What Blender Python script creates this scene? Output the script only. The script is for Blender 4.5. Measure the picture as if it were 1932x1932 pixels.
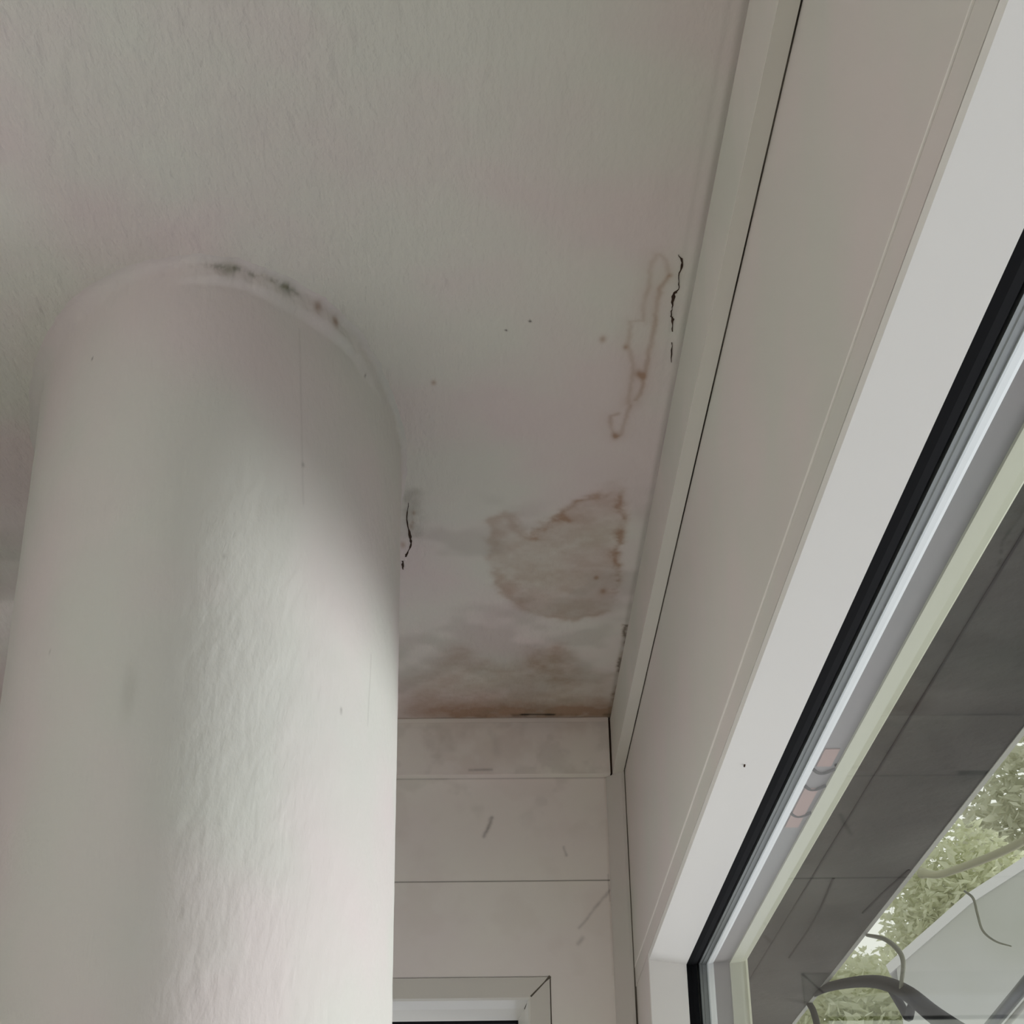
import bpy, bmesh, math, random
import numpy as np
from mathutils import Matrix, Vector

for o in list(bpy.data.objects):
    bpy.data.objects.remove(o, do_unlink=True)
S = bpy.context.scene
COL = S.collection

# ------------------------------------------------------------------ camera
cd = bpy.data.cameras.new('camera')
cam = bpy.data.objects.new('camera', cd)
COL.objects.link(cam)
cd.sensor_width = 36.0
cd.lens = 60.01
cd.clip_start = 0.02
R3 = Matrix(((0.9996566, 0.0037620, -0.0259324),
             (-0.0210299, -0.4752217, -0.8796147),
             (-0.0156327, 0.8798580, -0.4749794)))
cam.matrix_world = R3.to_4x4()
S.camera = cam

# ------------------------------------------------------------------ daylight
world = bpy.data.worlds.new('daylight')
S.world = world
world.use_nodes = True
nt = world.node_tree
nt.nodes.clear()
def wn(t, **k):
    n = nt.nodes.new(t)
    for a, b in k.items():
        setattr(n, a, b)
    return n
tc = wn('ShaderNodeTexCoord')
sep = wn('ShaderNodeSeparateXYZ')
nt.links.new(tc.outputs['Generated'], sep.inputs[0])
mr = wn('ShaderNodeMapRange')
mr.inputs['From Min'].default_value = -1
mr.inputs['From Max'].default_value = 1
nt.links.new(sep.outputs['Z'], mr.inputs['Value'])
ramp = wn('ShaderNodeValToRGB')
nt.links.new(mr.outputs[0], ramp.inputs[0])
els = ramp.color_ramp.elements
els[0].position = 0.0
els[0].color = (0.62, 0.63, 0.71, 1)
els[1].position = 1.0
els[1].color = (0.75, 0.80, 0.84, 1)
for p, c in ((0.30, (0.66, 0.67, 0.75, 1)), (0.47, (0.55, 0.56, 0.59, 1)), (0.52, (0.62, 0.66, 0.55, 1)), (0.64, (0.95, 0.97, 0.90, 1))):
    e = els.new(p)
    e.color = c
# the sunlit ground patch in front of the window, seen as a bright lobe below the horizon
dot = wn('ShaderNodeVectorMath', operation='DOT_PRODUCT')
nrm = wn('ShaderNodeVectorMath', operation='NORMALIZE')
nt.links.new(tc.outputs['Generated'], nrm.inputs[0])
L = Vector((1.0, 0.2, -0.46)).normalized()
dot.inputs[1].default_value = L
nt.links.new(nrm.outputs[0], dot.inputs[0])
lm = wn('ShaderNodeMapRange', interpolation_type='SMOOTHSTEP')
lm.inputs['From Min'].default_value = 0.972
lm.inputs['From Max'].default_value = 0.991
nt.links.new(dot.outputs['Value'], lm.inputs['Value'])
mul = wn('ShaderNodeMath', operation='MULTIPLY')
mul.inputs[1].default_value = 19.5
nt.links.new(lm.outputs[0], mul.inputs[0])
add = wn('ShaderNodeMix', data_type='RGBA', blend_type='ADD')
add.inputs['Factor'].default_value = 1.0
comb = wn('ShaderNodeCombineColor')
for i, k in enumerate((1.0, 1.0, 1.01)):
    m2 = wn('ShaderNodeMath', operation='MULTIPLY')
    m2.inputs[1].default_value = k
    nt.links.new(mul.outputs[0], m2.inputs[0])
    nt.links.new(m2.outputs[0], comb.inputs[i])
nt.links.new(ramp.outputs[0], add.inputs['A'])
nt.links.new(comb.outputs[0], add.inputs['B'])
bg = wn('ShaderNodeBackground')
bg.inputs['Strength'].default_value = 1.0
nt.links.new(add.outputs['Result'], bg.inputs[0])
wo = wn('ShaderNodeOutputWorld')
nt.links.new(bg.outputs[0], wo.inputs[0])
world.cycles.sampling_method = 'MANUAL'
world.cycles.sample_map_resolution = 1024

S.view_settings.view_transform = 'Standard'
S.view_settings.look = 'None'
S.view_settings.gamma = 1.0
S.view_settings.use_curve_mapping = False
S.view_settings.exposure = 0.2
S.cycles.max_bounces = 12
S.cycles.diffuse_bounces = 8
S.cycles.transparent_max_bounces = 16
S.cycles.sample_clamp_indirect = 4.0

# ------------------------------------------------------------------ materials
def lin(r, g, b):
    f = lambda v: ((v / 255 + 0.055) / 1.055) ** 2.4 if v > 10 else v / 255 / 12.92
    return (f(r), f(g), f(b), 1)

def material(name, color, rough=0.5, metal=0.0, spec=0.4, tint=None, tscale=6, bump=None, stretch=None, fade=None):
    m = bpy.data.materials.new(name)
    m.use_nodes = True
    n = m.node_tree
    b = n.nodes['Principled BSDF']
    b.inputs['Roughness'].default_value = rough
    b.inputs['Metallic'].default_value = metal
    b.inputs['Specular IOR Level'].default_value = spec
    b.inputs['Base Color'].default_value = color
    t = n.nodes.new('ShaderNodeTexCoord')
    if tint:
        no = n.nodes.new('ShaderNodeTexNoise')
        no.inputs['Scale'].default_value = tscale
        no.inputs['Detail'].default_value = 3
        n.links.new(t.outputs['Object'], no.inputs['Vector'])
        mrr = n.nodes.new('ShaderNodeMapRange')
        mrr.inputs['From Min'].default_value = 0.38
        mrr.inputs['From Max'].default_value = 0.62
        n.links.new(no.outputs[0], mrr.inputs[0])
        mx = n.nodes.new('ShaderNodeMix')
        mx.data_type = 'RGBA'
        mx.inputs['A'].default_value = color
        mx.inputs['B'].default_value = tint
        n.links.new(mrr.outputs[0], mx.inputs['Factor'])
        n.links.new(mx.outputs['Result'], b.inputs['Base Color'])
    if bump:
        last = None
        vec = t.outputs['Object']
        if stretch:
            mp = n.nodes.new('ShaderNodeMapping')
            mp.inputs['Scale'].default_value = stretch
            n.links.new(vec, mp.inputs['Vector'])
            vec = mp.outputs[0]
        mask = None
        if fade:            # rougher roller texture on one side of the surface, smoothed filler on the other
            sx = n.nodes.new('ShaderNodeSeparateXYZ')
            n.links.new(t.outputs['Object'], sx.inputs[0])
            fm = n.nodes.new('ShaderNodeMapRange')
            for key, val in zip(('From Min', 'From Max', 'To Min', 'To Max'), fade):
                fm.inputs[key].default_value = val
            n.links.new(sx.outputs['X'], fm.inputs['Value'])
            mask = fm.outputs[0]
        for sc, st, dist in bump:
            no = n.nodes.new('ShaderNodeTexNoise')
            no.inputs['Scale'].default_value = sc
            no.inputs['Detail'].default_value = 4
            n.links.new(vec, no.inputs['Vector'])
            bp = n.nodes.new('ShaderNodeBump')
            bp.inputs['Strength'].default_value = st
            bp.inputs['Distance'].default_value = dist
            if mask:
                mm = n.nodes.new('ShaderNodeMath')
                mm.operation = 'MULTIPLY'
                n.links.new(no.outputs[0], mm.inputs[0])
                n.links.new(mask, mm.inputs[1])
                n.links.new(mm.outputs[0], bp.inputs['Height'])
            else:
                n.links.new(no.outputs[0], bp.inputs['Height'])
            if last:
                n.links.new(last.outputs[0], bp.inputs['Normal'])
            last = bp
        n.links.new(last.outputs[0], b.inputs['Normal'])
    return m

def stained(m, attr='stain', brown=lin(160, 126, 98), dark=lin(52, 42, 34), grey=lin(118, 118, 100)):
    """R = tea-coloured water stain, G = dark mould or grime, B = grey smudge"""
    n = m.node_tree
    b = n.nodes['Principled BSDF']
    src = b.inputs['Base Color'].links[0].from_socket if b.inputs['Base Color'].links else None
    a = n.nodes.new('ShaderNodeAttribute')
    a.attribute_name = attr
    sp = n.nodes.new('ShaderNodeSeparateColor')
    n.links.new(a.outputs['Color'], sp.inputs[0])
    prev = src
    for i, c in ((0, brown), (2, grey), (1, dark)):
        mx = n.nodes.new('ShaderNodeMix')
        mx.data_type = 'RGBA'
        n.links.new(sp.outputs[i], mx.inputs['Factor'])
        if prev:
            n.links.new(prev, mx.inputs['A'])
        else:
            mx.inputs['A'].default_value = b.inputs['Base Color'].default_value
        mx.inputs['B'].default_value = c
        prev = mx.outputs['Result']
    n.links.new(prev, b.inputs['Base Color'])
    return m

PINK, GRN = lin(222, 211, 208), lin(220, 219, 210)
M = {}
M['ceiling'] = stained(material('ceiling_plaster', PINK, 0.75, spec=0.25, tint=GRN, tscale=5,
                                bump=((85, 0.9, 0.0045), (260, 0.35, 0.001)), stretch=(1, 0.4, 1), fade=(-0.12, 0.12, 1.0, 0.18)))
M['column'] = stained(material('column_plaster', lin(215, 206, 204), 0.6, spec=0.3, tint=lin(209, 209, 202), tscale=4.5,
                               bump=((30, 0.15, 0.003), (110, 0.45, 0.0022), (260, 0.25, 0.001)), stretch=(1, 1, 0.55)))
M['panel'] = stained(material('white_panel', lin(244, 240, 232), 0.45, spec=0.35, tint=lin(243, 235, 231), tscale=5))
M['cornice'] = stained(material('white_cornice', lin(244, 240, 232), 0.5, spec=0.3, tint=lin(243, 235, 231), tscale=7))
M['shaded_face'] = material('cornice_shaded_face', lin(214, 207, 201), 0.6, spec=0.25, tint=lin(204, 203, 194), tscale=6)  # duller tone puts the shading of the cornice's upright face into its colour
M['header'] = material('header_panel', lin(214, 205, 201), 0.45, spec=0.35, tint=lin(208, 206, 198), tscale=5)
M['pvc'] = material('white_frame_plastic', lin(238, 236, 232), 0.35, spec=0.4)
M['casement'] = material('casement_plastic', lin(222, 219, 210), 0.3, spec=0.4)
M['rubber'] = material('black_rubber', (0.004, 0.004, 0.005, 1), 0.8, spec=0.12)
M['dark_joint'] = material('joint_dark_fill', lin(62, 55, 48), 0.9, spec=0.1, tint=lin(110, 104, 94), tscale=9)  # dark joint filler; behind the window-side cornice it paints in shade
M['crack'] = material('crack_dark', lin(66, 52, 44), 0.95, spec=0.05)
M['alu'] = material('spacer_aluminium', lin(150, 153, 152), 0.4, metal=0.4, bump=((300, 0.1, 0.0005),))
M['alu_bright'] = material('bright_aluminium', lin(222, 226, 226), 0.4, metal=0.2)
M['seal'] = material('grey_sealant', lin(110, 110, 108), 0.5, spec=0.4, tint=lin(112, 106, 106), tscale=3)
M['cream'] = material('cream_outer_frame', lin(176, 178, 156), 0.35, spec=0.4)
M['rust'] = material('reddish_sealant_patch', lin(150, 122, 114), 0.6)
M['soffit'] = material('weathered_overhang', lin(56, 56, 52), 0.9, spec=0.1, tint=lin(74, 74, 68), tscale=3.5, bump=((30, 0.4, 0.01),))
M['verge'] = material('pale_verge', lin(150, 150, 138), 0.6)
M['verge_pale'] = material('pale_roof_verge', lin(212, 211, 206), 0.7)
M['white_wall'] = material('house_wall_paint', lin(240, 238, 234), 0.8)
M['floor'] = material('floor_tile', lin(222, 217, 210), 0.4)
M['cable'] = material('dark_cable', lin(24, 24, 21), 0.8, spec=0.2)
M['cable_pale'] = material('weathered_cable', lin(120, 122, 104), 0.7)
M['branch'] = material('dry_branch', lin(150, 148, 118), 0.85)
M['house'] = material('pale_render', lin(190, 190, 184), 0.8, tint=lin(170, 172, 158), tscale=1.2)
M['pipe'] = material('grey_metal_rail', lin(92, 94, 92), 0.5, metal=0.3)
M['bark'] = material('bark', lin(90, 84, 66), 0.9)
M['lit_lip'] = material('pale_lit_lip', lin(236, 232, 226), 0.5)  # pale tone paints in light caught by the header board's lower lip

def leaf_mat(name, a, b2):
    m = material(name, a, 0.6, spec=0.3, tint=b2, tscale=3)
    n = m.node_tree
    b = n.nodes['Principled BSDF']
    tr = n.nodes.new('ShaderNodeBsdfTranslucent')
    tr.inputs[0].default_value = b2
    mx = n.nodes.new('ShaderNodeMixShader')
    mx.inputs[0].default_value = 0.45
    out = n.nodes['Material Output']
    n.links.new(b.outputs[0], mx.inputs[1])
    n.links.new(tr.outputs[0], mx.inputs[2])
    n.links.new(mx.outputs[0], out.inputs[0])
    return m
M['leaf'] = leaf_mat('pale_green_leaf', lin(204, 206, 178), lin(224, 226, 196))
M['leaf2'] = leaf_mat('grey_green_leaf', lin(196, 198, 172), lin(214, 214, 190))

def glass_mat():
    m = bpy.data.materials.new('window_glass')
    m.use_nodes = True
    n = m.node_tree
    n.nodes.clear()
    out = n.nodes.new('ShaderNodeOutputMaterial')
    # Fresnel reflection on the outer skin of the pane only, straight transmission through it
    lw = n.nodes.new('ShaderNodeLayerWeight')
    lw.inputs['Blend'].default_value = 0.5
    pw = n.nodes.new('ShaderNodeMath'); pw.operation = 'POWER'; pw.inputs[1].default_value = 5.0
    n.links.new(lw.outputs['Facing'], pw.inputs[0])
    sc = n.nodes.new('ShaderNodeMath'); sc.operation = 'MULTIPLY_ADD'
    sc.inputs[1].default_value = 0.7
    sc.inputs[2].default_value = 0.03
    n.links.new(pw.outputs[0], sc.inputs[0])
    ge = n.nodes.new('ShaderNodeNewGeometry')
    iv = n.nodes.new('ShaderNodeMath'); iv.operation = 'SUBTRACT'; iv.inputs[0].default_value = 1.0
    n.links.new(ge.outputs['Backfacing'], iv.inputs[1])
    fr = n.nodes.new('ShaderNodeMath'); fr.operation = 'MULTIPLY'
    n.links.new(sc.outputs[0], fr.inputs[0])
    n.links.new(iv.outputs[0], fr.inputs[1])
    tp = n.nodes.new('ShaderNodeBsdfTransparent')
    tp.inputs[0].default_value = (0.95, 0.96, 0.95, 1)
    gl = n.nodes.new('ShaderNodeBsdfGlossy')
    gl.inputs['Roughness'].default_value = 0.03
    gl.inputs[0].default_value = (0.95, 0.95, 0.95, 1)
    mx = n.nodes.new('ShaderNodeMixShader')
    n.links.new(fr.outputs[0], mx.inputs[0])
    n.links.new(tp.outputs[0], mx.inputs[1])
    n.links.new(gl.outputs[0], mx.inputs[2])
    n.links.new(mx.outputs[0], out.inputs[0])
    return m
M['glass'] = glass_mat()
M['dark_glass'] = material('dark_glass', (0.012, 0.012, 0.014, 1), 0.08, spec=0.5)

# ------------------------------------------------------------------ helpers
def mesh_obj(name, verts, faces, m, parent=None, smooth=False, kind=None, attr=None):
    me = bpy.data.meshes.new(name)
    me.from_pydata([tuple(v) for v in verts], [], [tuple(f) for f in faces])
    me.materials.append(M[m])
    if smooth:
        me.polygons.foreach_set('use_smooth', [True] * len(me.polygons))
    if attr is not None:
        ca = me.color_attributes.new('stain', 'FLOAT_COLOR', 'POINT')
        buf = np.ones((len(verts), 4), dtype=np.float32)
        buf[:, :3] = attr
        ca.data.foreach_set('color', buf.ravel())
    if len(faces) < 3000:
        bm = bmesh.new()
        bm.from_mesh(me)
        bmesh.ops.recalc_face_normals(bm, faces=bm.faces)
        bm.to_mesh(me)
        bm.free()
    me.update()
    o = bpy.data.objects.new(name, me)
    COL.objects.link(o)
    if parent:
        o.parent = parent
    if kind:
        o['kind'] = kind
    return o

def box_geo(x0, x1, y0, y1, z0, z1):
    v = [(x, y, z) for x in (x0, x1) for y in (y0, y1) for z in (z0, z1)]
    f = [(0, 1, 3, 2), (4, 6, 7, 5), (0, 4, 5, 1), (2, 3, 7, 6), (0, 2, 6, 4), (1, 5, 7, 3)]
    return v, f

class MB:
    def __init__(self):
        self.v, self.f = [], []
    def add(self, v, f):
        b = len(self.v)
        self.v += [tuple(p) for p in v]
        self.f += [tuple(i + b for i in q) for q in f]
        return self
    def box(self, *a):
        return self.add(*box_geo(*a))
    def build(self, name, m, parent=None, **k):
        return mesh_obj(name, self.v, self.f, m, parent, **k)

def box(name, dims, m, parent=None, kind=None, bevel=0):
    o = mesh_obj(name, *box_geo(*dims), m, parent, kind=kind)
    if bevel:
        b = o.modifiers.new('bevel', 'BEVEL')
        b.width = bevel
        b.segments = 3
    return o

def tag(o, label, cat, group=None):
    o['label'] = label
    o['category'] = cat
    if group:
        o['group'] = group
    return o

def empty(name, loc, label, cat, group=None):
    o = bpy.data.objects.new(name, None)
    COL.objects.link(o)
    o.location = loc
    return tag(o, label, cat, group)

def ring(name, base, section, m, parent):
    """closed rectangular frame: base(corner, depth, inset) -> point; section = closed (depth, inset) outline"""
    v, f = [], []
    k = len(section)
    for c in range(4):
        for d, i in section:
            v.append(base(c, d, i))
    for c in range(4):
        for j in range(k):
            a, b = c * k + j, c * k + (j + 1) % k
            a2, b2 = ((c + 1) % 4) * k + j, ((c + 1) % 4) * k + (j + 1) % k
            f.append((a, b, b2, a2))
    return mesh_obj(name, v, f, m, parent)

def tube(pts, rad, seg=8, closed=False):
    pts = [Vector(p) for p in pts]
    v, f = [], []
    n = len(pts)
    rr = rad if isinstance(rad, (list, tuple)) else [rad] * n
    prev = None
    for i, p in enumerate(pts):
        t = (pts[min(i + 1, n - 1)] - pts[max(i - 1, 0)]).normalized()
        u = t.orthogonal() if prev is None else (prev - t * prev.dot(t))
        u.normalize()
        w = t.cross(u)
        prev = u
        for s in range(seg):
            a = 2 * math.pi * s / seg
            v.append(p + (u * math.cos(a) + w * math.sin(a)) * rr[i])
    for i in range(n - 1):
        for s in range(seg):
            a, b = i * seg + s, i * seg + (s + 1) % seg
            f.append((a, b, b + seg, a + seg))
    f.append(tuple(range(seg))[::-1])
    f.append(tuple((n - 1) * seg + s for s in range(seg)))
    return v, f

def smooth_path(pts, sub=6):
    P = [Vector(p) for p in pts]
    P = [P[0] * 2 - P[1]] + P + [P[-1] * 2 - P[-2]]
    out = []
    for i in range(1, len(P) - 2):
        for k in range(sub):
            t = k / sub
            a, b, c, d = P[i - 1], P[i], P[i + 1], P[i + 2]
            out.append(0.5 * ((2 * b) + (c - a) * t + (2 * a - 5 * b + 4 * c - d) * t * t + (3 * b - a - 3 * c + d) * t ** 3))
    out.append(P[-2])
    return out

# stain painting: value noise, polygons and strokes on a surface's own coordinates (metres)
rng = np.random.default_rng(7)
TAB = rng.random((256, 256))
def vnoise(x, y, s):
    x, y = x * s, y * s
    xi, yi = np.floor(x).astype(int), np.floor(y).astype(int)
    fx, fy = x - xi, y - yi
    fx, fy = fx * fx * (3 - 2 * fx), fy * fy * (3 - 2 * fy)
    g = lambda a, b: TAB[a % 256, b % 256]
    return ((g(xi, yi) * (1 - fx) + g(xi + 1, yi) * fx) * (1 - fy) + (g(xi, yi + 1) * (1 - fx) + g(xi + 1, yi + 1) * fx) * fy)
def fbm(x, y, s, o=4):
    t, a, n = 0, 1.0, 0
    for i in range(o):
        t = t + a * vnoise(x + 3.1 * i, y + 1.7 * i, s * 2 ** i)
        n += a
        a *= 0.55
    return t / n
def sstep(a, b, v):
    t = np.clip((v - a) / (b - a), 0, 1)
    return t * t * (3 - 2 * t)
def stroke_d(x, y, pts):
    d = np.full(x.shape, 9.0)
    if len(pts) == 1:
        return np.hypot(x - pts[0][0], y - pts[0][1])
    for (ax, ay), (bx, by) in zip(pts[:-1], pts[1:]):
        ex, ey = bx - ax, by - ay
        t = np.clip(((x - ax) * ex + (y - ay) * ey) / (ex * ex + ey * ey + 1e-12), 0, 1)
        d = np.minimum(d, np.hypot(x - ax - t * ex, y - ay - t * ey))
    return d
def poly_sd(x, y, pts):
    d = stroke_d(x, y, pts + [pts[0]])
    ins = np.zeros(x.shape, bool)
    for (ax, ay), (bx, by) in zip(pts, pts[1:] + [pts[0]]):
        if ay != by:
            c = ((ay > y) != (by > y)) & (x < (bx - ax) * (y - ay) / (by - ay) + ax)
            ins ^= c
    return np.where(ins, d, -d)

PATCH = [(0.0282,1.6903),(0.0458,1.6779),(0.0711,1.7293),(0.0825,1.7099),(0.105,1.6784),(0.1179,1.6415),(0.1426,1.6178),(0.1619,1.6061),(0.1701,1.6602),(0.168,1.7107),(0.1767,1.7772),(0.1801,1.8479),(0.1759,1.923),(0.1504,1.9383),(0.1248,1.957),(0.0906,1.9375),(0.0668,1.9139),(0.04,1.8758),(0.0293,1.7895)]
PATCH_TOP = [(0.0709,1.7228),(0.0855,1.71),(0.1052,1.6821),(0.1181,1.6452),(0.1429,1.6237),(0.1606,1.612),(0.1701,1.6602),(0.168,1.7107),(0.1765,1.791),(0.1791,1.8774)]
BAND = [(-0.0882,2.1297),(-0.0594,2.1174),(-0.0408,2.068),(-0.0228,2.0204),(-0.0024,2.0427),(0.015,2.0776),(0.0467,2.0869),(0.0806,2.0439),(0.1218,2.036),(0.1537,2.1099),(0.1975,2.1251),(0.2131,2.2839),(-0.1009,2.278)]
BLOB = [(0.0806,2.0439),(0.1216,2.0326),(0.157,2.1064),(0.1494,2.1613),(0.1062,2.1699),(0.083,2.1233)]
BLOB2 = [(-0.0301,2.0508),(-0.0092,2.0256),(0.0115,2.0688),(0.0292,2.0955),(0.0117,2.1131),(-0.0379,2.1069)]
LOOPS = [[(0.1789,1.2272),(0.1729,1.2002),(0.1655,1.1964),(0.1614,1.2117),(0.1629,1.2431),(0.1603,1.2675),(0.162,1.2967),(0.1509,1.2984),(0.1514,1.3358),(0.1595,1.3721),(0.16,1.4098),(0.1598,1.4391)],[(0.1789,1.2272),(0.1728,1.2471),(0.1722,1.2757),(0.174,1.3096),(0.1723,1.3448),(0.1721,1.3814),(0.1713,1.4195),(0.1673,1.4342)],[(0.1508,1.4591),(0.1442,1.4642),(0.1457,1.4847),(0.1516,1.5058),(0.1577,1.5005),(0.1596,1.4693),(0.1629,1.4441)]]
SPOTS = [((0.1269,1.327),0.004),((0.1524,1.5026),0.005),((0.1698,1.3908),0.004),((0.1643,1.8698),0.006),((0.1536,1.8331),0.004),((-0.0327,1.4015),0.003),((0.1658,1.3861),0.005),((0.1493,1.3403),0.003)]
CRACK = [(0.184,1.1964),(0.1885,1.2078),(0.1878,1.2272),(0.1895,1.2471),(0.186,1.2552),(0.1867,1.2758),(0.1871,1.2883),(0.1891,1.2942),(0.1907,1.314)]
CRACKB = [(0.1925,1.3315),(0.1951,1.3658)]
CRACK2 = [(-0.0647,1.6438),(-0.0678,1.6832),(-0.0659,1.719),(-0.0655,1.7452),(-0.0706,1.768),(-0.0726,1.7748)]
CRACK3 = [(-0.0761,1.7857),(-0.0769,1.808)]
HALO = [(-0.0617,1.6223),(-0.0618,1.6833),(-0.0654,1.7216)]
SPECK = [(0.058,1.2974),(0.0363,1.312)]
CREV = [(0.2002,1.9708),(0.2047,2.0716),(0.2075,2.1811),(0.2059,2.2593)]
RIGHTEDGE = [(0.1673,1.6239),(0.1716,1.7107),(0.1799,1.8191),(0.1802,1.8924)]
BACKEDGE = [(-0.093,2.266),(0.2009,2.2734)]
BACKDARK = [(0.0762,2.2732),(0.1216,2.274)]
B_MARKS = [[(0.0321,0.7568),(0.0268,0.7439),(0.0215,0.7302)],[(0.1308,0.7141),(0.1349,0.702)],[(0.1922,0.6524),(0.1694,0.6269),(0.1497,0.6017)],[(0.1535,0.5873),(0.1476,0.5802)],[(0.191,0.6746),(0.1916,0.6377)]]
F_MARKS = [[(0.0005,0.8213),(0.0326,0.8218)],[(0.0308,0.8749),(0.0383,0.8668),(0.0396,0.847)],[(0.1319,0.8502),(0.1408,0.8462)]]
C_SPOT = [(-1.0118,0.9078),(-0.9108,0.9046),(-1.4304,0.9019),(-1.165,0.9141),(-2.0986,0.8288),(-0.6668,0.8755),(-1.0188,0.7293),(-0.7527,0.5298),(-2.1444,0.554),(-1.3497,0.6174)]
C_STAIN = [(-1.7018,0.4996)]
C_LINE = [[(-1.0736,0.861),(-1.0443,0.7873),(-1.0093,0.6918)],[(-0.5462,0.6065),(-0.5546,0.5407)],[(-1.1086,0.9023),(-1.1908,0.913),(-1.4136,0.9095),(-1.5257,0.9198)]]
CLIP = [[0.307,1.3892,0.5057],[0.307,1.4316,0.5079],[0.307,1.5074,0.5001]]

# ------------------------------------------------------------------ ceiling
H = 0.90
xs = np.concatenate([np.linspace(-0.75, -0.26, 12)[:-1], np.arange(-0.26, 0.214, 0.0012), [0.26]])
ys = np.concatenate([np.linspace(-1.5, 1.12, 12)[:-1], np.arange(1.12, 2.31, 0.0024), [2.36]])
X, Y = np.meshgrid(xs, ys)
wx = X + 0.020 * (fbm(X, Y, 45) - 0.5)
wy = Y + 0.040 * (fbm(X + 5, Y + 2, 40) - 0.5)
n1 = fbm(X, Y, 60)
n2 = fbm(X + 9, Y, 18, 3)
sd = poly_sd(wx, wy, PATCH)
brown = sstep(-0.016, 0.012, sd) * (0.12 + 0.42 * n1 * (0.6 + 0.8 * n2))
brown += 0.26 * np.exp(-(sd / 0.006) ** 2) * sstep(0.4, 0.65, n2)
brown += 0.36 * np.exp(-(stroke_d(wx, wy, PATCH_TOP) / 0.006) ** 2) * sstep(0.35, 0.7, n1)
brown += 0.30 * np.exp(-(stroke_d(wx + 0.003 * (n2 - .5), wy, RIGHTEDGE) / 0.004) ** 2) * n1
sb = poly_sd(wx, wy, BAND)
brown += sstep(-0.02, 0.03, sb) * (0.10 + 0.42 * n1)
for bl, a in ((BLOB, 0.40), (BLOB2, 0.30)):
    brown += sstep(-0.012, 0.02, poly_sd(wx, wy, bl)) * a * (0.1 + 0.8 * n1)
brown += 0.52 * np.exp(-((Y - 2.272) / 0.028) ** 2) * sstep(-0.09, 0.0, X) * (0.35 + 0.8 * n1)
brown += 0.30 * np.exp(-((Y - 2.262) / 0.05) ** 2) * sstep(-0.12, -0.06, X)
for i, lp in enumerate(LOOPS):
    d = stroke_d(X + 0.003 * (fbm(X, Y, 150) - 0.5), Y + 0.006 * (fbm(X + 4, Y, 120) - 0.5), lp)
    brown += (0.30, 0.46, 0.40)[i] * np.exp(-(d / 0.0026) ** 2) * (0.35 + n2) + 0.10 * np.exp(-(d / 0.012) ** 2)
for (c, r) in SPOTS:
    brown += 0.60 * np.exp(-((X - c[0]) ** 2 + ((Y - c[1]) / 1.8) ** 2) / (r * 0.8) ** 2)
brown += 0.5 * np.exp(-(stroke_d(wx, wy, CREV) / 0.004) ** 2)
grey = 0.32 * np.exp(-(stroke_d(wx, wy, HALO) / 0.012) ** 2) * (0.4 + n1)
grey += 0.20 * sstep(0.50, 0.68, fbm(X + 2, Y + 7, 12, 3)) * sstep(1.5, 1.8, Y)
grey += 0.35 * np.exp(-((X - 0.2005) / 0.003) ** 2) * (0.4 + 0.8 * fbm(X, Y, 14))
grey += 0.16 * np.exp(-((X - 0.1885) / 0.0025) ** 2) * (0.4 + 0.6 * fbm(X, Y, 9)) * sstep(1.6, 1.0, Y)
dark = 0.9 * np.exp(-(stroke_d(X, Y, BACKDARK) / 0.0028) ** 2)
dark += 0.45 * np.exp(-((Y - 2.276) / 0.006) ** 2) * sstep(0.0, 0.03, X) * sstep(0.45, 0.6, fbm(X, Y * 0.2, 40))
for cc_, rr_, aa_ in (((-0.0600, 1.668), 0.0022, 0.5), ((-0.0640, 1.700), 0.0028, 0.45), ((-0.0615, 1.690), 0.0016, 0.4), ((-0.0745, 1.745), 0.0030, 0.35)):
    brown += aa_ * 1.3 * np.exp(-(((X - cc_[0]) ** 2 + ((Y - cc_[1]) / 2.6) ** 2) / rr_ ** 2)) * (0.5 + n2)
dark += 0.55 * np.exp(-(stroke_d(wx, wy, CREV) / 0.0022) ** 2) * sstep(0.35, 0.55, n1)
for c, r in zip(SPECK, (0.0014, 0.0012)):
    dark += 0.95 * np.exp(-(((X - c[0]) ** 2 + ((Y - c[1]) / 1.6) ** 2) / r ** 2) ** 2)
st = np.stack([np.clip(brown, 0, 0.85), np.clip(dark, 0, 1), np.clip(grey, 0, 1)], -1).reshape(-1, 3)
Z = H - 0.0004 * (fbm(X, Y, 60) - 0.5) * (X < 0.2)
nx, ny = len(xs), len(ys)
V = np.stack([X, Y, Z], -1).reshape(-1, 3)
idx = np.arange(nx * ny).reshape(ny, nx)
F = np.stack([idx[:-1, :-1], idx[1:, :-1], idx[1:, 1:], idx[:-1, 1:]], -1).reshape(-1, 4)
b0 = len(V)
V = np.vstack([V, [(-0.75, -1.5, 1.05), (0.26, -1.5, 1.05), (0.26, 2.36, 1.05), (-0.75, 2.36, 1.05)]])
st = np.vstack([st, np.zeros((4, 3))])
Fl = F.tolist() + [(b0, b0 + 1, b0 + 2, b0 + 3)]
ceiling = mesh_obj('ceiling', V.tolist(), Fl, 'ceiling', smooth=True, kind='structure', attr=st)
ceiling.data.polygons[len(Fl) - 1].use_smooth = False

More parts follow.
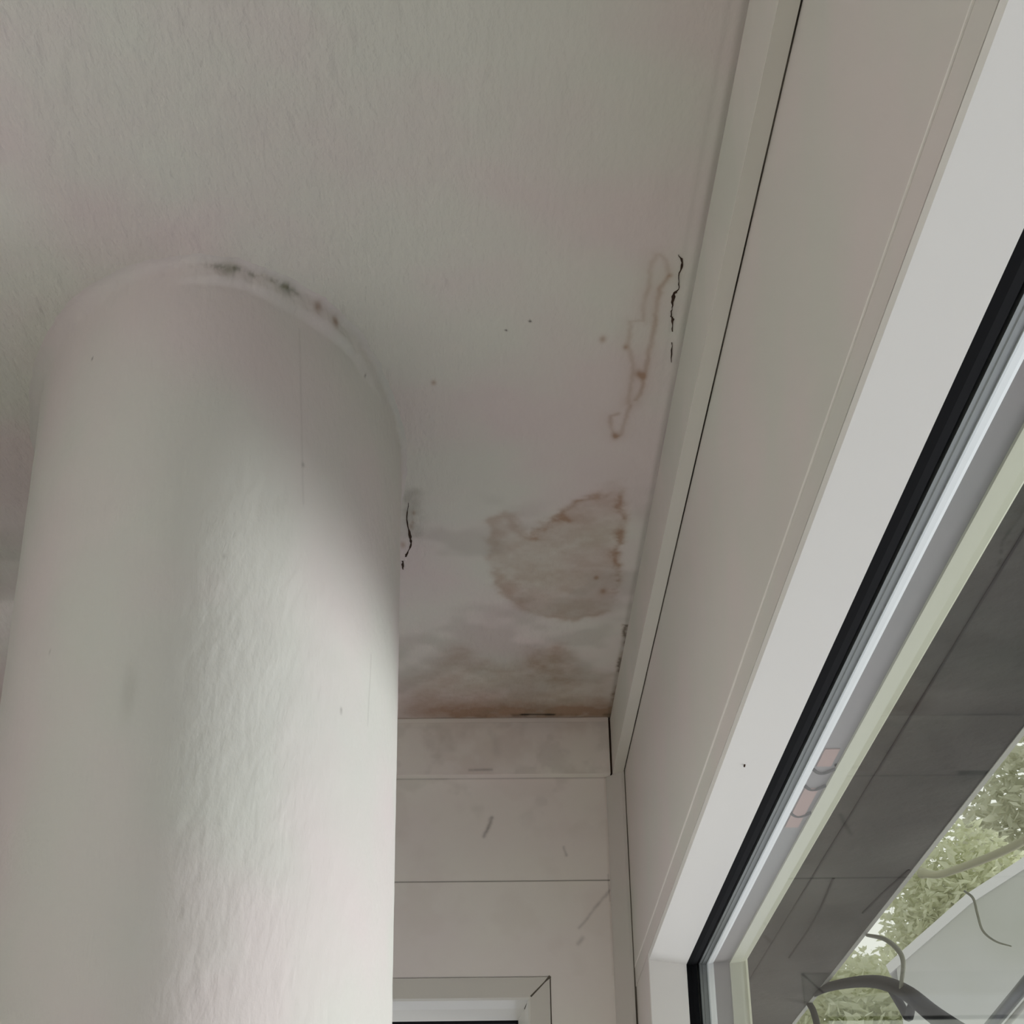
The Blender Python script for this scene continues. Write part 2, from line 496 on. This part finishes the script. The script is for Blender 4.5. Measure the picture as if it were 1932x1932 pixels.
def crack(name, pts, widths, parent, z=H, m='crack'):
    """a crack: a thin dark open seam, irregular in width, in the plaster skin"""
    random.seed(len(pts))
    P = smooth_path([(p[0], p[1], 0) for p in pts], 5)
    v, f = [], []
    n = len(P)
    for i, p in enumerate(P):
        t = (P[min(i + 1, n - 1)] - P[max(i - 1, 0)]).normalized()
        s = Vector((-t.y, t.x, 0))
        q = i / (n - 1) * (len(widths) - 1)
        a = int(min(q, len(widths) - 2))
        w = widths[a] + (widths[a + 1] - widths[a]) * (q - a)
        w *= random.uniform(0.45, 1.35) * 0.5
        j = s * random.uniform(-0.0004, 0.0004)
        v += [(p + j + s * w), (p + j - s * w)]
    v = [(q.x, q.y, z - 0.0006) for q in v] + [(q.x, q.y, z + 0.002) for q in v]
    k = 2 * n
    for i in range(n - 1):
        a = 2 * i
        f += [(a, a + 1, a + 3, a + 2), (a, a + 2, a + 2 + k, a + k), (a + 1, a + 1 + k, a + 3 + k, a + 3)]
    return mesh_obj(name, v, f, m, parent)
crack('crack', CRACK, [0.0006, 0.0022, 0.0008, 0.0009, 0.0034, 0.0012, 0.0010, 0.0020, 0.0008], ceiling)
crack('crack', CRACKB, [0.0006, 0.0012, 0.0006], ceiling)
crack('crack', CRACK2, [0.0004, 0.0016, 0.0012, 0.0028, 0.0022, 0.0008, 0.0026, 0.0010], ceiling)
crack('crack', CRACK3, [0.0016, 0.0026, 0.0010], ceiling)

# ------------------------------------------------------------------ room shell
def struct(name, *boxes, m='white_wall'):
    b = MB()
    for d in boxes:
        b.box(*d)
    return b.build(name, m, kind='structure')
struct('floor', (-0.85, 0.34, -1.6, 2.46, -1.7, -1.6), m='floor')
struct('wall_left', (-0.85, -0.75, -1.6, 2.46, -1.6, 1.05))
struct('wall_front', (-0.75, 0.34, -1.6, -1.5, -1.6, 1.05))
WF, WR = 0.2186, 0.2198
OY0, OY1, OZ0, OZ1 = -0.5, 2.0917, -0.60, 0.5074      # window opening in the right wall
wr = MB()
g = 0.008
wr.box(WF + 0.0004, 0.262, -1.5, 2.30, OZ1 + g, 0.5400)  # lower header board
wr.box(WF, 0.262, -1.5, 2.30, 0.5400, 0.8995)           # upper header board
wr.box(WR, 0.262, OY1 + g, 2.30, -1.6, OZ1 + g)         # far jamb board
wr.box(WR, 0.262, -1.5, OY0 - g, -1.6, OZ1 + g)
wr.box(WR, 0.262, OY0 - g, OY1 + g, -1.6, OZ0 - g)      # parapet
wall_right = wr.build('wall_right', 'header', kind='structure')
# outer masonry skin of the same wall, behind the outer window frame
struct('wall_outside', (0.262, 0.34, -1.6, 2.46, OZ1 + g, 1.05), (0.262, 0.34, OY1 + g, 2.46, -1.6, OZ1 + g),
       (0.262, 0.34, -1.6, OY0 - g, -1.6, OZ1 + g), (0.262, 0.34, OY0 - g, OY1 + g, -1.6, OZ0 - g))

# back wall: cladding boards with a hairline joint and dirty marks, window opening low down
BY = 2.30
BW_X, BW_Z = 0.1078, 0.5367                              # upper right corner of the casement opening
bx = np.concatenate([[-0.75, -0.3], np.arange(-0.12, 0.26, 0.0011)])
bz = np.concatenate([[BW_Z], np.arange(0.538, 0.8995, 0.0011)])
bz = np.unique(np.sort(np.append(bz, [0.6660, 0.6667, 0.6674])))
Xb, Zb = np.meshgrid(bx, bz)
Yb = np.full(Xb.shape, BY)
Yb[np.abs(Zb - 0.6667) < 0.0004] += 0.0012
Yb[Zb < 0.6667] += 0.0003
warp = 0.004 * (fbm(Xb, Zb, 90) - 0.5)
dk = np.zeros(Xb.shape)
for i, mk in enumerate(B_MARKS):
    d = stroke_d(Xb + warp, Zb, mk)
    dk += (0.42, 0.30, 0.26, 0.22, 0.3)[i] * np.exp(-(d / (0.0026, 0.0018, 0.0022, 0.003, 0.001)[i]) ** 2) * (0.5 + 0.8 * fbm(Xb, Zb, 120))
dk += 0.55 * np.exp(-((Zb - 0.6667) / 0.0008) ** 2)
dk += 0.45 * np.exp(-((Zb - 0.8144) / 0.0012) ** 2) * (0.4 + 0.7 * fbm(Xb, Zb, 25))
dk += 0.35 * np.exp(-((Zb - BW_Z) / 0.0010) ** 2) * (Xb < BW_X)
br = 0.05 * sstep(0.5, 0.7, fbm(Xb, Zb, 16)) + 0.25 * np.exp(-((Xb - 0.1925) / 0.0015) ** 2) * fbm(Xb, Zb, 30)
gy = 0.12 * sstep(0.5, 0.7, fbm(Xb + 4, Zb, 22)) * sstep(0.70, 0.80, Zb)
stb = np.stack([br, np.clip(dk, 0, 1), gy], -1).reshape(-1, 3)
Vb = np.stack([Xb, Yb, Zb], -1).reshape(-1, 3)
ib = np.arange(Xb.size).reshape(Xb.shape)
Fb = np.stack([ib[:-1, :-1], ib[:-1, 1:], ib[1:, 1:], ib[1:, :-1]], -1).reshape(-1, 4).tolist()
Vl, k = Vb.tolist(), len(Vb)
for d in ((BW_X, 0.262, BY, BY + 0.06, -1.6, BW_Z), (-0.75, 0.262, BY, BY + 0.06, -1.6, -0.5), (-0.75, -0.70, BY, BY + 0.06, -0.5, BW_Z),
          (-0.75, 0.262, BY + 0.003, BY + 0.06, BW_Z, 0.8995)):
    v, f = box_geo(*d)
    Fb += [tuple(i + len(Vl) for i in q) for q in f]
    Vl += v
stb = np.vstack([stb, np.zeros((len(Vl) - k, 3))])
wall_back = mesh_obj('wall_back', Vl, Fb, 'panel', kind='structure', attr=stb)

# ------------------------------------------------------------------ cornices and corner bead
CBZ = 0.815
def grid_face(u, v, fn, attr_fn):
    U, Vv = np.meshgrid(u, v)
    P = fn(U, Vv)
    i = np.arange(U.size).reshape(U.shape)
    F_ = np.stack([i[:-1, :-1], i[:-1, 1:], i[1:, 1:], i[1:, :-1]], -1).reshape(-1, 4).tolist()
    return P.reshape(-1, 3).tolist(), F_, attr_fn(U, Vv).reshape(-1, 3)
# back cornice (trim_1), its front face carries the smudges
u = np.arange(-0.14, 0.1995, 0.0011)
v_ = np.arange(CBZ, 0.9, 0.0011)
def f_attr(U, W):
    d = np.zeros(U.shape)
    for i, mk in enumerate(F_MARKS):
        d += (0.34, 0.10, 0.08)[i] * np.exp(-(stroke_d(U + 0.003 * (fbm(U, W, 120) - .5), W, mk) / (0.0018, 0.006, 0.004)[i]) ** 2) * (0.5 + 0.8 * fbm(U, W, 80))
    d += 0.06 * np.exp(-((W - 0.888) / 0.006) ** 2) * fbm(U, W, 30)
    b_ = 0.12 * sstep(0.45, 0.7, fbm(U, W, 20)) + 0.3 * np.exp(-((W - 0.898) / 0.003) ** 2)
    g_ = 0.12 * sstep(0.5, 0.7, fbm(U + 3, W, 26))
    return np.stack([b_, d, g_], -1)
pv, pf, pa = grid_face(u, v_, lambda U, W: np.stack([U, np.full(U.shape, 2.2839) + 0.0008 * (W > 0.892), W], -1), f_attr)
bb = MB().add(pv, pf)
bb.box(-0.75, 0.1995, 2.2842, BY - 0.0002, CBZ, 0.8985)
bb.box(-0.75, -0.14, 2.2839, BY - 0.0002, CBZ, 0.8985)
pa = np.vstack([pa, np.zeros((16, 3))])
trim_1 = bb.build('trim_1', 'cornice', kind='structure', attr=pa)
# window-side cornice (trim_2)
trim_2 = MB().box(0.2024, 0.2171, -1.5, 2.299, CBZ, 0.8985).build('trim_2', 'shaded_face', kind='structure')
mesh_obj('edge_strip', *box_geo(0.2026, 0.2170, -1.5, 2.2838, CBZ - 0.0008, CBZ + 0.001), 'casement', trim_2)  # paler skin: light reaching the cornice underside from below, set as colour
bv = trim_2.modifiers.new('bevel', 'BEVEL')
bv.width = 0.0012
bv.segments = 2
mesh_obj('shadow_gap', *box_geo(0.2171, WF, -1.5, 2.2705, CBZ + 0.0004, 0.86), 'dark_joint', trim_2)  # dark strip colours in the shade of the narrow cavity behind the cornice
mesh_obj('corner_gap', *box_geo(0.1997, 0.2022, 2.2850, 2.298, CBZ + 0.001, 0.8950), 'crack', trim_1)
# corner bead (trim_3): a slanting strip in the corner of the two walls
zt, zb = 0.8140, -1.6
prof = [(0.1935, BY - 0.0004), (0.1950, BY - 0.004), (0.2135, 2.2745), (WF - 0.0012, 2.2725), (WF - 0.0012, BY - 0.0004)]
v = [(x, y, zb) for x, y in prof] + [(x, y, zt - (0.003 if i in (0,) else 0)) for i, (x, y) in enumerate(prof)]
n_ = len(prof)
f = [tuple(range(n_))[::-1], tuple(range(n_, 2 * n_))] + [(i, (i + 1) % n_, (i + 1) % n_ + n_, i + n_) for i in range(n_)]
bead = MB()
for z in (0.5400,):
    bead.add(*tube([(WF + 0.0002, -1.49, z), (WF + 0.0002, 2.2620, z)], 0.0011, 8))
bead.build('bead', 'lit_lip', wall_right)  # pale bead added to stand for the lit lip of the upper board
trim_3 = mesh_obj('trim_3', v, f, 'header', kind='structure')
mesh_obj('joint_line', *box_geo(WF - 0.0012, WF + 0.0011, 2.2715, 2.2733, zb, CBZ), 'dark_joint', trim_3)

# ------------------------------------------------------------------ window_1: big fixed window on the right
window_1 = bpy.data.objects.new('window_1', None)
COL.objects.link(window_1)
window_1.location = (0.0, 0.0, 0.0)
window_1['kind'] = 'structure'
def side(c, d, i):
    y = (OY0 + i, OY1 - i, OY1 - i, OY0 + i)[c]
    z = (OZ0 + i, OZ0 + i, OZ1 - i, OZ1 - i)[c]
    return (d, y, z)
fr = ring('window_frame', side, [(0.2194, 0.0006), (0.2637, 0.0091), (0.2637, -0.0078), (0.2194, -0.0078)], 'pvc', window_1)
ring('gasket', side, [(0.2637, 0.0090), (0.2700, 0.0098), (0.2762, 0.0086), (0.2762, -0.0078), (0.2637, -0.0078)], 'rubber', window_1)
ring('spacer_bar', side, [(0.2795, 0.0080), (0.2825, 0.0076), (0.2832, 0.0082), (0.2885, 0.0076), (0.2885, -0.0078), (0.2795, -0.0078)], 'alu', window_1)
ring('glazing_bead', side, [(0.2885, 0.0088), (0.2945, 0.0080), (0.2972, 0.0068), (0.2972, -0.0078), (0.2885, -0.0078)], 'alu_bright', window_1)
sl = ring('sealant_channel', side, [(0.2972, 0.0052), (0.3168, 0.0052), (0.3168, -0.0078), (0.2972, -0.0078)], 'seal', window_1)
ring('outer_frame', side, [(0.3168, 0.0080), (0.3200, 0.0076), (0.3300, 0.0060), (0.3370, 0.0040), (0.3400, 0.0010), (0.3400, -0.0078), (0.3168, -0.0078)], 'cream', window_1)
mesh_obj('glass_pane', *box_geo(0.2768, 0.2790, OY0 + 0.001, OY1 - 0.001, OZ0 + 0.001, OZ1 - 0.001), 'glass', window_1)
zc = OZ1 - 0.0052
for y in (1.398, 1.441, 1.516):
    pts = [(0.2975 + 0.019 * t, y + 0.012 * math.sin(math.pi * t), zc - 0.0006) for t in [q / 8 for q in range(9)]]
    mesh_obj('clip', *tube(pts, 0.0016, 6), 'rubber', sl, smooth=True)
for y0, y1 in ((1.35, 1.392), (1.45, 1.56)):
    mesh_obj('sealant_patch', *box_geo(0.2995, 0.3120, y0, y1, zc - 0.0009, zc + 0.001), 'rust', sl)
mesh_obj('fly_speck', *tube([(0.2374, 1.3905, OZ1 - 0.0038), (0.2374, 1.3935, OZ1 - 0.0050)], 0.0008, 8), 'crack', fr)

# ------------------------------------------------------------------ window_2: casement in the back wall
window_2 = bpy.data.objects.new('window_2', None)
COL.objects.link(window_2)
window_2['kind'] = 'structure'
AX0, AX1, AZ0, AZ1 = -0.70, BW_X, -0.50, BW_Z
def back(c, d, i):
    x = (AX0 + i, AX1 - i, AX1 - i, AX0 + i)[c]
    z = (AZ0 + i, AZ0 + i, AZ1 - i, AZ1 - i)[c]
    return (x, d, z)
ring('casement', back, [(BY - 0.0003, 0.0008), (BY - 0.0003, 0.0275), (BY + 0.004, 0.0300), (BY + 0.040, 0.0335), (BY + 0.075, 0.0415), (BY + 0.075, 0.0008)], 'casement', window_2)
ring('gasket', back, [(BY + 0.075, 0.0405), (BY + 0.082, 0.0440), (BY + 0.09, 0.0440), (BY + 0.09, 0.03), (BY + 0.075, 0.03)], 'rubber', window_2)
mesh_obj('glass_pane', *box_geo(AX0 + 0.03, AX1 - 0.03, BY + 0.084, BY + 0.088, AZ0 + 0.03, AZ1 - 0.03), 'glass', window_2)
gv = []
for i, w, d in ((0.0, 0.0022, -0.0007), (0.008, 0.0009, -0.0007), (0.018, 0.0012, -0.0007), (0.0262, 0.0014, -0.0007), (0.0295, 0.0012, 0.0035), (0.034, 0.0006, 0.040)):
    cx_, cz_ = AX1 - i, AZ1 - i
    gv += [(cx_ - w * .6, BY + d, cz_ + w * .6 - (0.0003 if i > .029 else 0)), (cx_ + w * .6, BY + d, cz_ - w * .6 - (0.0003 if i > .029 else 0))]
mesh_obj('mitre_gap', gv, [(2 * i, 2 * i + 1, 2 * i + 3, 2 * i + 2) for i in range(5)], 'dark_joint', window_2)
mesh_obj('joint_line', *box_geo(BW_X - 0.0002, BW_X + 0.0007, BY - 0.0005, BY + 0.001, -0.5, BW_Z), 'dark_joint', window_2)

# ------------------------------------------------------------------ column
CX, CY, CA, CB, CT = -0.25525, 1.5654, 0.18847, 0.36321, 0.0613
arc = np.concatenate([np.arange(-2.75, 0.25, 0.0052), np.linspace(0.25, 2 * math.pi - 2.75, 90)[:-1]])
zz = np.concatenate([[-1.6, -0.8, 0.0, 0.15], np.arange(0.18, 0.70, 0.003), np.arange(0.70, 0.8970, 0.0016), [0.8978, 0.8985, 0.8991, 0.8996, 0.8999, 0.9006]])
A_, Zc = np.meshgrid(arc, zz)
# fillet where the column runs into the ceiling: tight towards the window, broad and soft away from it
Aw = np.where(A_ > 0.25, A_ - 2 * math.pi, A_)
soft = sstep(-1.3, -2.3, Aw) * sstep(-5.6, -4.6, Aw)
fr_ = 0.007 + 0.008 * soft
h = np.clip((Zc - (H - fr_)) / fr_, 0, 1)
bulge = 0.94 * fr_ * (1 - np.sqrt(np.clip(1 - h * h, 0, 1)))
inset = -0.003 - 0.004 * soft
wob = 0.0012 * (fbm(A_ * 0.3, Zc, 25) - 0.5) + 0.004 * (fbm(A_ * 0.3 + 4, Zc, 60) - 0.5) * sstep(0.86, 0.895, Zc)
# lumpy caulking band between two uneven edges
band = sstep(-1.75, -1.5, A_) * sstep(-0.45, -0.8, A_)
lump = 0.0060 * band * sstep(0.868 + 0.012 * fbm(A_, Zc * 0, 6), 0.884, Zc) * (0.4 + fbm(A_ * .3, Zc, 50))
off = inset + bulge + wob + lump
ca, sa = np.cos(A_), np.sin(A_)
nxv, nyv = ca / CA, sa / CB
nl = np.hypot(nxv, nyv)
U, W = CA * ca + off * nxv / nl, CB * sa + off * nyv / nl
Xc = CX + U * math.cos(CT) - W * math.sin(CT)
Yc = CY + U * math.sin(CT) + W * math.cos(CT)
AS = 0.30                                                # metres per radian on the near side, for the marks
dkc = np.zeros(A_.shape)
brc = np.zeros(A_.shape)
gyc = np.zeros(A_.shape)
sx = A_ * AS
for i, (a, z) in enumerate(C_SPOT):
    z = min(z, 0.891)
    r, s, ch = [(0.0050, 0.6, 'b'), (0.0050, 0.65, 'b'), (0.0065, 0.7, 'g'), (0.0055, 0.6, 'g'), (0.0014, 0.9, 'd'), (0.0016, 0.7, 'd'), (0.0022, 0.35, 'd'), (0.0020, 0.6, 'd'), (0.0014, 0.5, 'd'), (0.002, 0.25, 'd')][i]
    e = s * np.exp(-(((sx - a * AS) / (r * (1.5 if ch in 'g' else 1.0))) ** 2 + ((Zc - z) / r) ** 2)) 
    if ch == 'b':
        e = e * (0.7 + 0.6 * fbm(sx, Zc, 200)); brc += e; dkc += 0.3 * e
    elif ch == 'g': gyc += e
    else: dkc += e
a, z = C_STAIN[0]
gyc += 0.15 * np.exp(-(((sx - a * AS) / 0.010) ** 2 + ((Zc - z) / 0.022) ** 2) ** 1.2)
for i, ln in enumerate(C_LINE):
    d = stroke_d(sx, Zc, [(p[0] * AS, min(p[1], 0.893)) for p in ln])
    if i < 2:
        dkc += (0.12, 0.18)[i] * np.exp(-(d / 0.0012) ** 2)
    else:
        gyc += 0.50 * np.exp(-((d + 0.004 * (fbm(sx, Zc, 130) - .5)) / 0.0028) ** 2) * sstep(0.4, 0.6, fbm(sx, Zc, 110))
stc = np.stack([brc, dkc, gyc], -1).clip(0, 1).reshape(-1, 3)
Vc = np.stack([Xc, Yc, np.minimum(Zc, 0.9006)], -1).reshape(-1, 3)
ic = np.arange(A_.size).reshape(A_.shape)
ir = np.roll(ic, -1, axis=1)
Fc = np.stack([ic[:-1], ir[:-1], ir[1:], ic[1:]], -1).reshape(-1, 4).tolist()
column = mesh_obj('column', Vc.tolist(), Fc, 'column', smooth=True, attr=stc)
tag(column, 'broad white plastered oval column rising to the stained ceiling on the left', 'column')

# ------------------------------------------------------------------ outside the window
ov = empty('roof_overhang', (0.55, 3.0, 0.85), 'dark weathered roof overhang outside the window with pale edge strip', 'overhang')
def part(name, geo, m, parent, **k):
    o = mesh_obj(name, *geo, m, parent, **k)
    o.matrix_parent_inverse = Matrix.Translation(-Vector(parent.location))
    return o
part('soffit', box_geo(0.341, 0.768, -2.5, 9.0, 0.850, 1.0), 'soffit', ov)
part('edge_strip', box_geo(0.7682, 0.7770, -2.5, 9.0, 0.8485, 1.0), 'verge', ov)
for pts in ([(0.775, 2.883, 0.849), (0.760, 3.03, 0.849), (0.751, 3.163, 0.849)], [(0.652, 2.93, 0.849), (0.668, 3.2, 0.849), (0.668, 3.50, 0.849)]):
    part('crack', tube(smooth_path([(x - 0.012, y, z + 0.001) for x, y, z in pts], 4), 0.0025, 6), 'cable', ov)
for x0 in (0.47, 0.60):
    part('board_joint', box_geo(x0, x0 + 0.003, -2.5, 9.0, 0.8490, 0.8505), 'cable', ov)

CW = [
 ('cable', 'thick dark cable bundle arching across the lower corner of the window', 'cable',
  [(0.765, 3.99, 0.868), (0.778, 3.76, 0.846), (0.80, 3.44, 0.786), (0.80, 3.18, 0.709), (0.80, 2.98, 0.622), (0.80, 2.75, 0.53), (0.80, 2.4, 0.40)],
  [0.0085, 0.010, 0.0125, 0.015, 0.016, 0.017, 0.017], 'cable'),
 ('cable', 'dark cable hanging straight down from the left end of the arch', 'cable',
  [(0.772, 3.93, 0.850), (0.775, 3.90, 0.82), (0.779, 3.89, 0.76), (0.779, 3.88, 0.6)], [0.0075] * 4, 'cable'),
 ('cable', 'short dark wire running under the overhang to the arch', 'cable',
  [(0.752, 4.17, 0.93), (0.760, 4.05, 0.888), (0.768, 3.95, 0.860)], [0.0035, 0.004, 0.0045], 'cable'),
 ('cable', 'thin grey wire curling down from the pale overhang edge', 'cable',
  [(0.779, 3.32, 0.848), (0.785, 3.21, 0.812), (0.79, 3.14, 0.775), (0.79, 3.11, 0.745), (0.79, 3.14, 0.715), (0.79, 3.16, 0.70)], [0.0035, 0.0045, 0.005, 0.0045, 0.004, 0.003], 'cable_pale'),
 ('cable', 'hair-thin wire drooping in front of the pale roof', 'cable',
  [(0.785, 2.65, 0.745), (0.785, 2.61, 0.722), (0.785, 2.60, 0.695), (0.785, 2.585, 0.665), (0.785, 2.53, 0.635), (0.785, 2.46, 0.61)], [0.0018, 0.0022, 0.0022, 0.002, 0.0016, 0.001], 'cable_pale'),
]
for nm, lb, ct, pts, rad, m in CW:
    P = smooth_path(pts, 6)
    rr = [rad[min(int(i / 6), len(rad) - 1)] * (1 - (i % 6) / 6) + rad[min(int(i / 6) + 1, len(rad) - 1)] * ((i % 6) / 6) for i in range(len(P))]
    o = mesh_obj(nm, *tube(P, rr, 10), m, smooth=True)
    tag(o, lb, ct, 'cables hanging outside the window')
# loops of thinner strand on the bundle
o = mesh_obj('cable', *tube(smooth_path([(0.80, 3.28, 0.742), (0.81, 3.25, 0.70), (0.81, 3.20, 0.665), (0.80, 3.13, 0.668), (0.80, 3.08, 0.66), (0.81, 2.98, 0.60), (0.81, 2.8, 0.52)], 6), 0.0085, 8), 'cable', smooth=True)
tag(o, 'looped dark strand sagging below the thick arching cable', 'cable', 'cables hanging outside the window')
br = mesh_obj('branch', *tube(smooth_path([(0.95, 3.49, 1.020), (0.95, 3.37, 0.982), (0.95, 3.22, 0.950), (0.95, 3.02, 0.912), (0.95, 2.86, 0.885), (0.95, 2.72, 0.868)], 6),
              [0.012, 0.010] + [0.008] * 29, 8), 'branch', smooth=True)
tag(br, 'pale dry branch poking out from behind the overhang edge', 'branch')
rail = empty('metal_rail', (1.05, 3.3, 0.72), 'dark grey metal rail slanting across the bottom right corner outside', 'rail')
part('rail_bar', tube([(1.05, 3.63, 0.695), (1.05, 3.25, 0.731), (1.05, 2.9, 0.765)], 0.013, 10), 'pipe', rail, smooth=True)
part('rail_strip', tube([(1.055, 3.60, 0.672), (1.055, 3.22, 0.708), (1.055, 2.88, 0.741)], 0.006, 8), 'verge', rail, smooth=True)

# neighbouring house with a sloping pale roof
hs = empty('neighbouring_house', (2.6, 6.6, -1.6), 'pale grey neighbouring house with a sloping verge behind the wires', 'house')
hy = 6.0
poly = [(1.492, -1.6), (1.498, 1.437), (1.79, 1.660), (2.03, 1.800), (2.6, 2.10), (3.6, 1.6), (3.6, -1.6)]
v = [(x, hy, z) for x, z in poly] + [(x + 1.5, hy + 4, z) for x, z in poly]
k = len(poly)
part('wall', (v, [tuple(range(k)), tuple(range(k, 2 * k))[::-1]] + [(i, i + k, (i + 1) % k + k, (i + 1) % k) for i in range(k)]), 'house', hs)
rv = [(1.470, 1.395), (1.79, 1.640), (2.03, 1.780), (2.6, 2.08), (2.6, 2.12), (2.02, 1.815), (1.78, 1.675), (1.46, 1.425)]
v = [(x, hy - 0.006, z) for x, z in rv] + [(x + 1.5, hy + 4.1, z) for x, z in rv]
k = len(rv)
part('roof', (v, [tuple(range(k)), tuple(range(k, 2 * k))[::-1]] + [(i, i + k, (i + 1) % k + k, (i + 1) % k) for i in range(k)]), 'verge_pale', hs)

# trees
def tree(base, crown, rad, n, leaf, label, seed, size=0.03):
    random.seed(seed)
    t = empty('tree', base, label, 'tree', 'trees outside the window')
    cxx, cyy, czz = crown
    part('trunk', tube(smooth_path([base, ((base[0] + cxx) / 2 + .05, (base[1] + cyy) / 2, (base[2] + czz) / 2), crown], 4), [0.12 - 0.009 * i for i in range(9)], 8), 'bark', t, smooth=True)
    b = MB()
    for _ in range(n):
        d = Vector((random.gauss(0, 1), random.gauss(0, 1), random.gauss(0, 1))).normalized() * random.random() ** 0.4
        p = Vector((cxx + d.x * rad[0], cyy + d.y * rad[1], czz + d.z * rad[2]))
        a = Vector((random.gauss(0, 1), random.gauss(0, 1), random.gauss(0, .6))).normalized()
        c = a.orthogonal().normalized()
        c = (Matrix.Rotation(random.uniform(0, 6.28), 3, a) @ c)
        s = size * random.uniform(0.6, 1.5)
        w = a.cross(c) * s * 0.05
        b.add([p - a * s, p - c * s * .4 + w, p + a * s, p + c * s * .4 + w], [(0, 1, 2), (0, 2, 3)])
    part('foliage', (b.v, b.f), leaf, t)
    t.children[-1]['kind'] = 'stuff'
    return t
tree((3.3, 12.0, -1.6), (3.56, 12.0, 2.84), (0.66, 0.5, 1.05), 12000, 'leaf', 'bright yellow-green tree between the overhang edge and the pale house', 3, 0.042)
tree((5.3, 13.4, -1.6), (5.40, 13.4, 4.31), (1.42, 1.0, 1.15), 14000, 'leaf2', 'hazy grey-green tree rising above the pale house roof', 5, 0.058)
tree((1.05, 7.4, -1.6), (1.70, 7.6, 1.45), (0.36, 0.5, 0.42), 7000, 'leaf', 'small green tree left of the pale house, below the arching cable', 8)
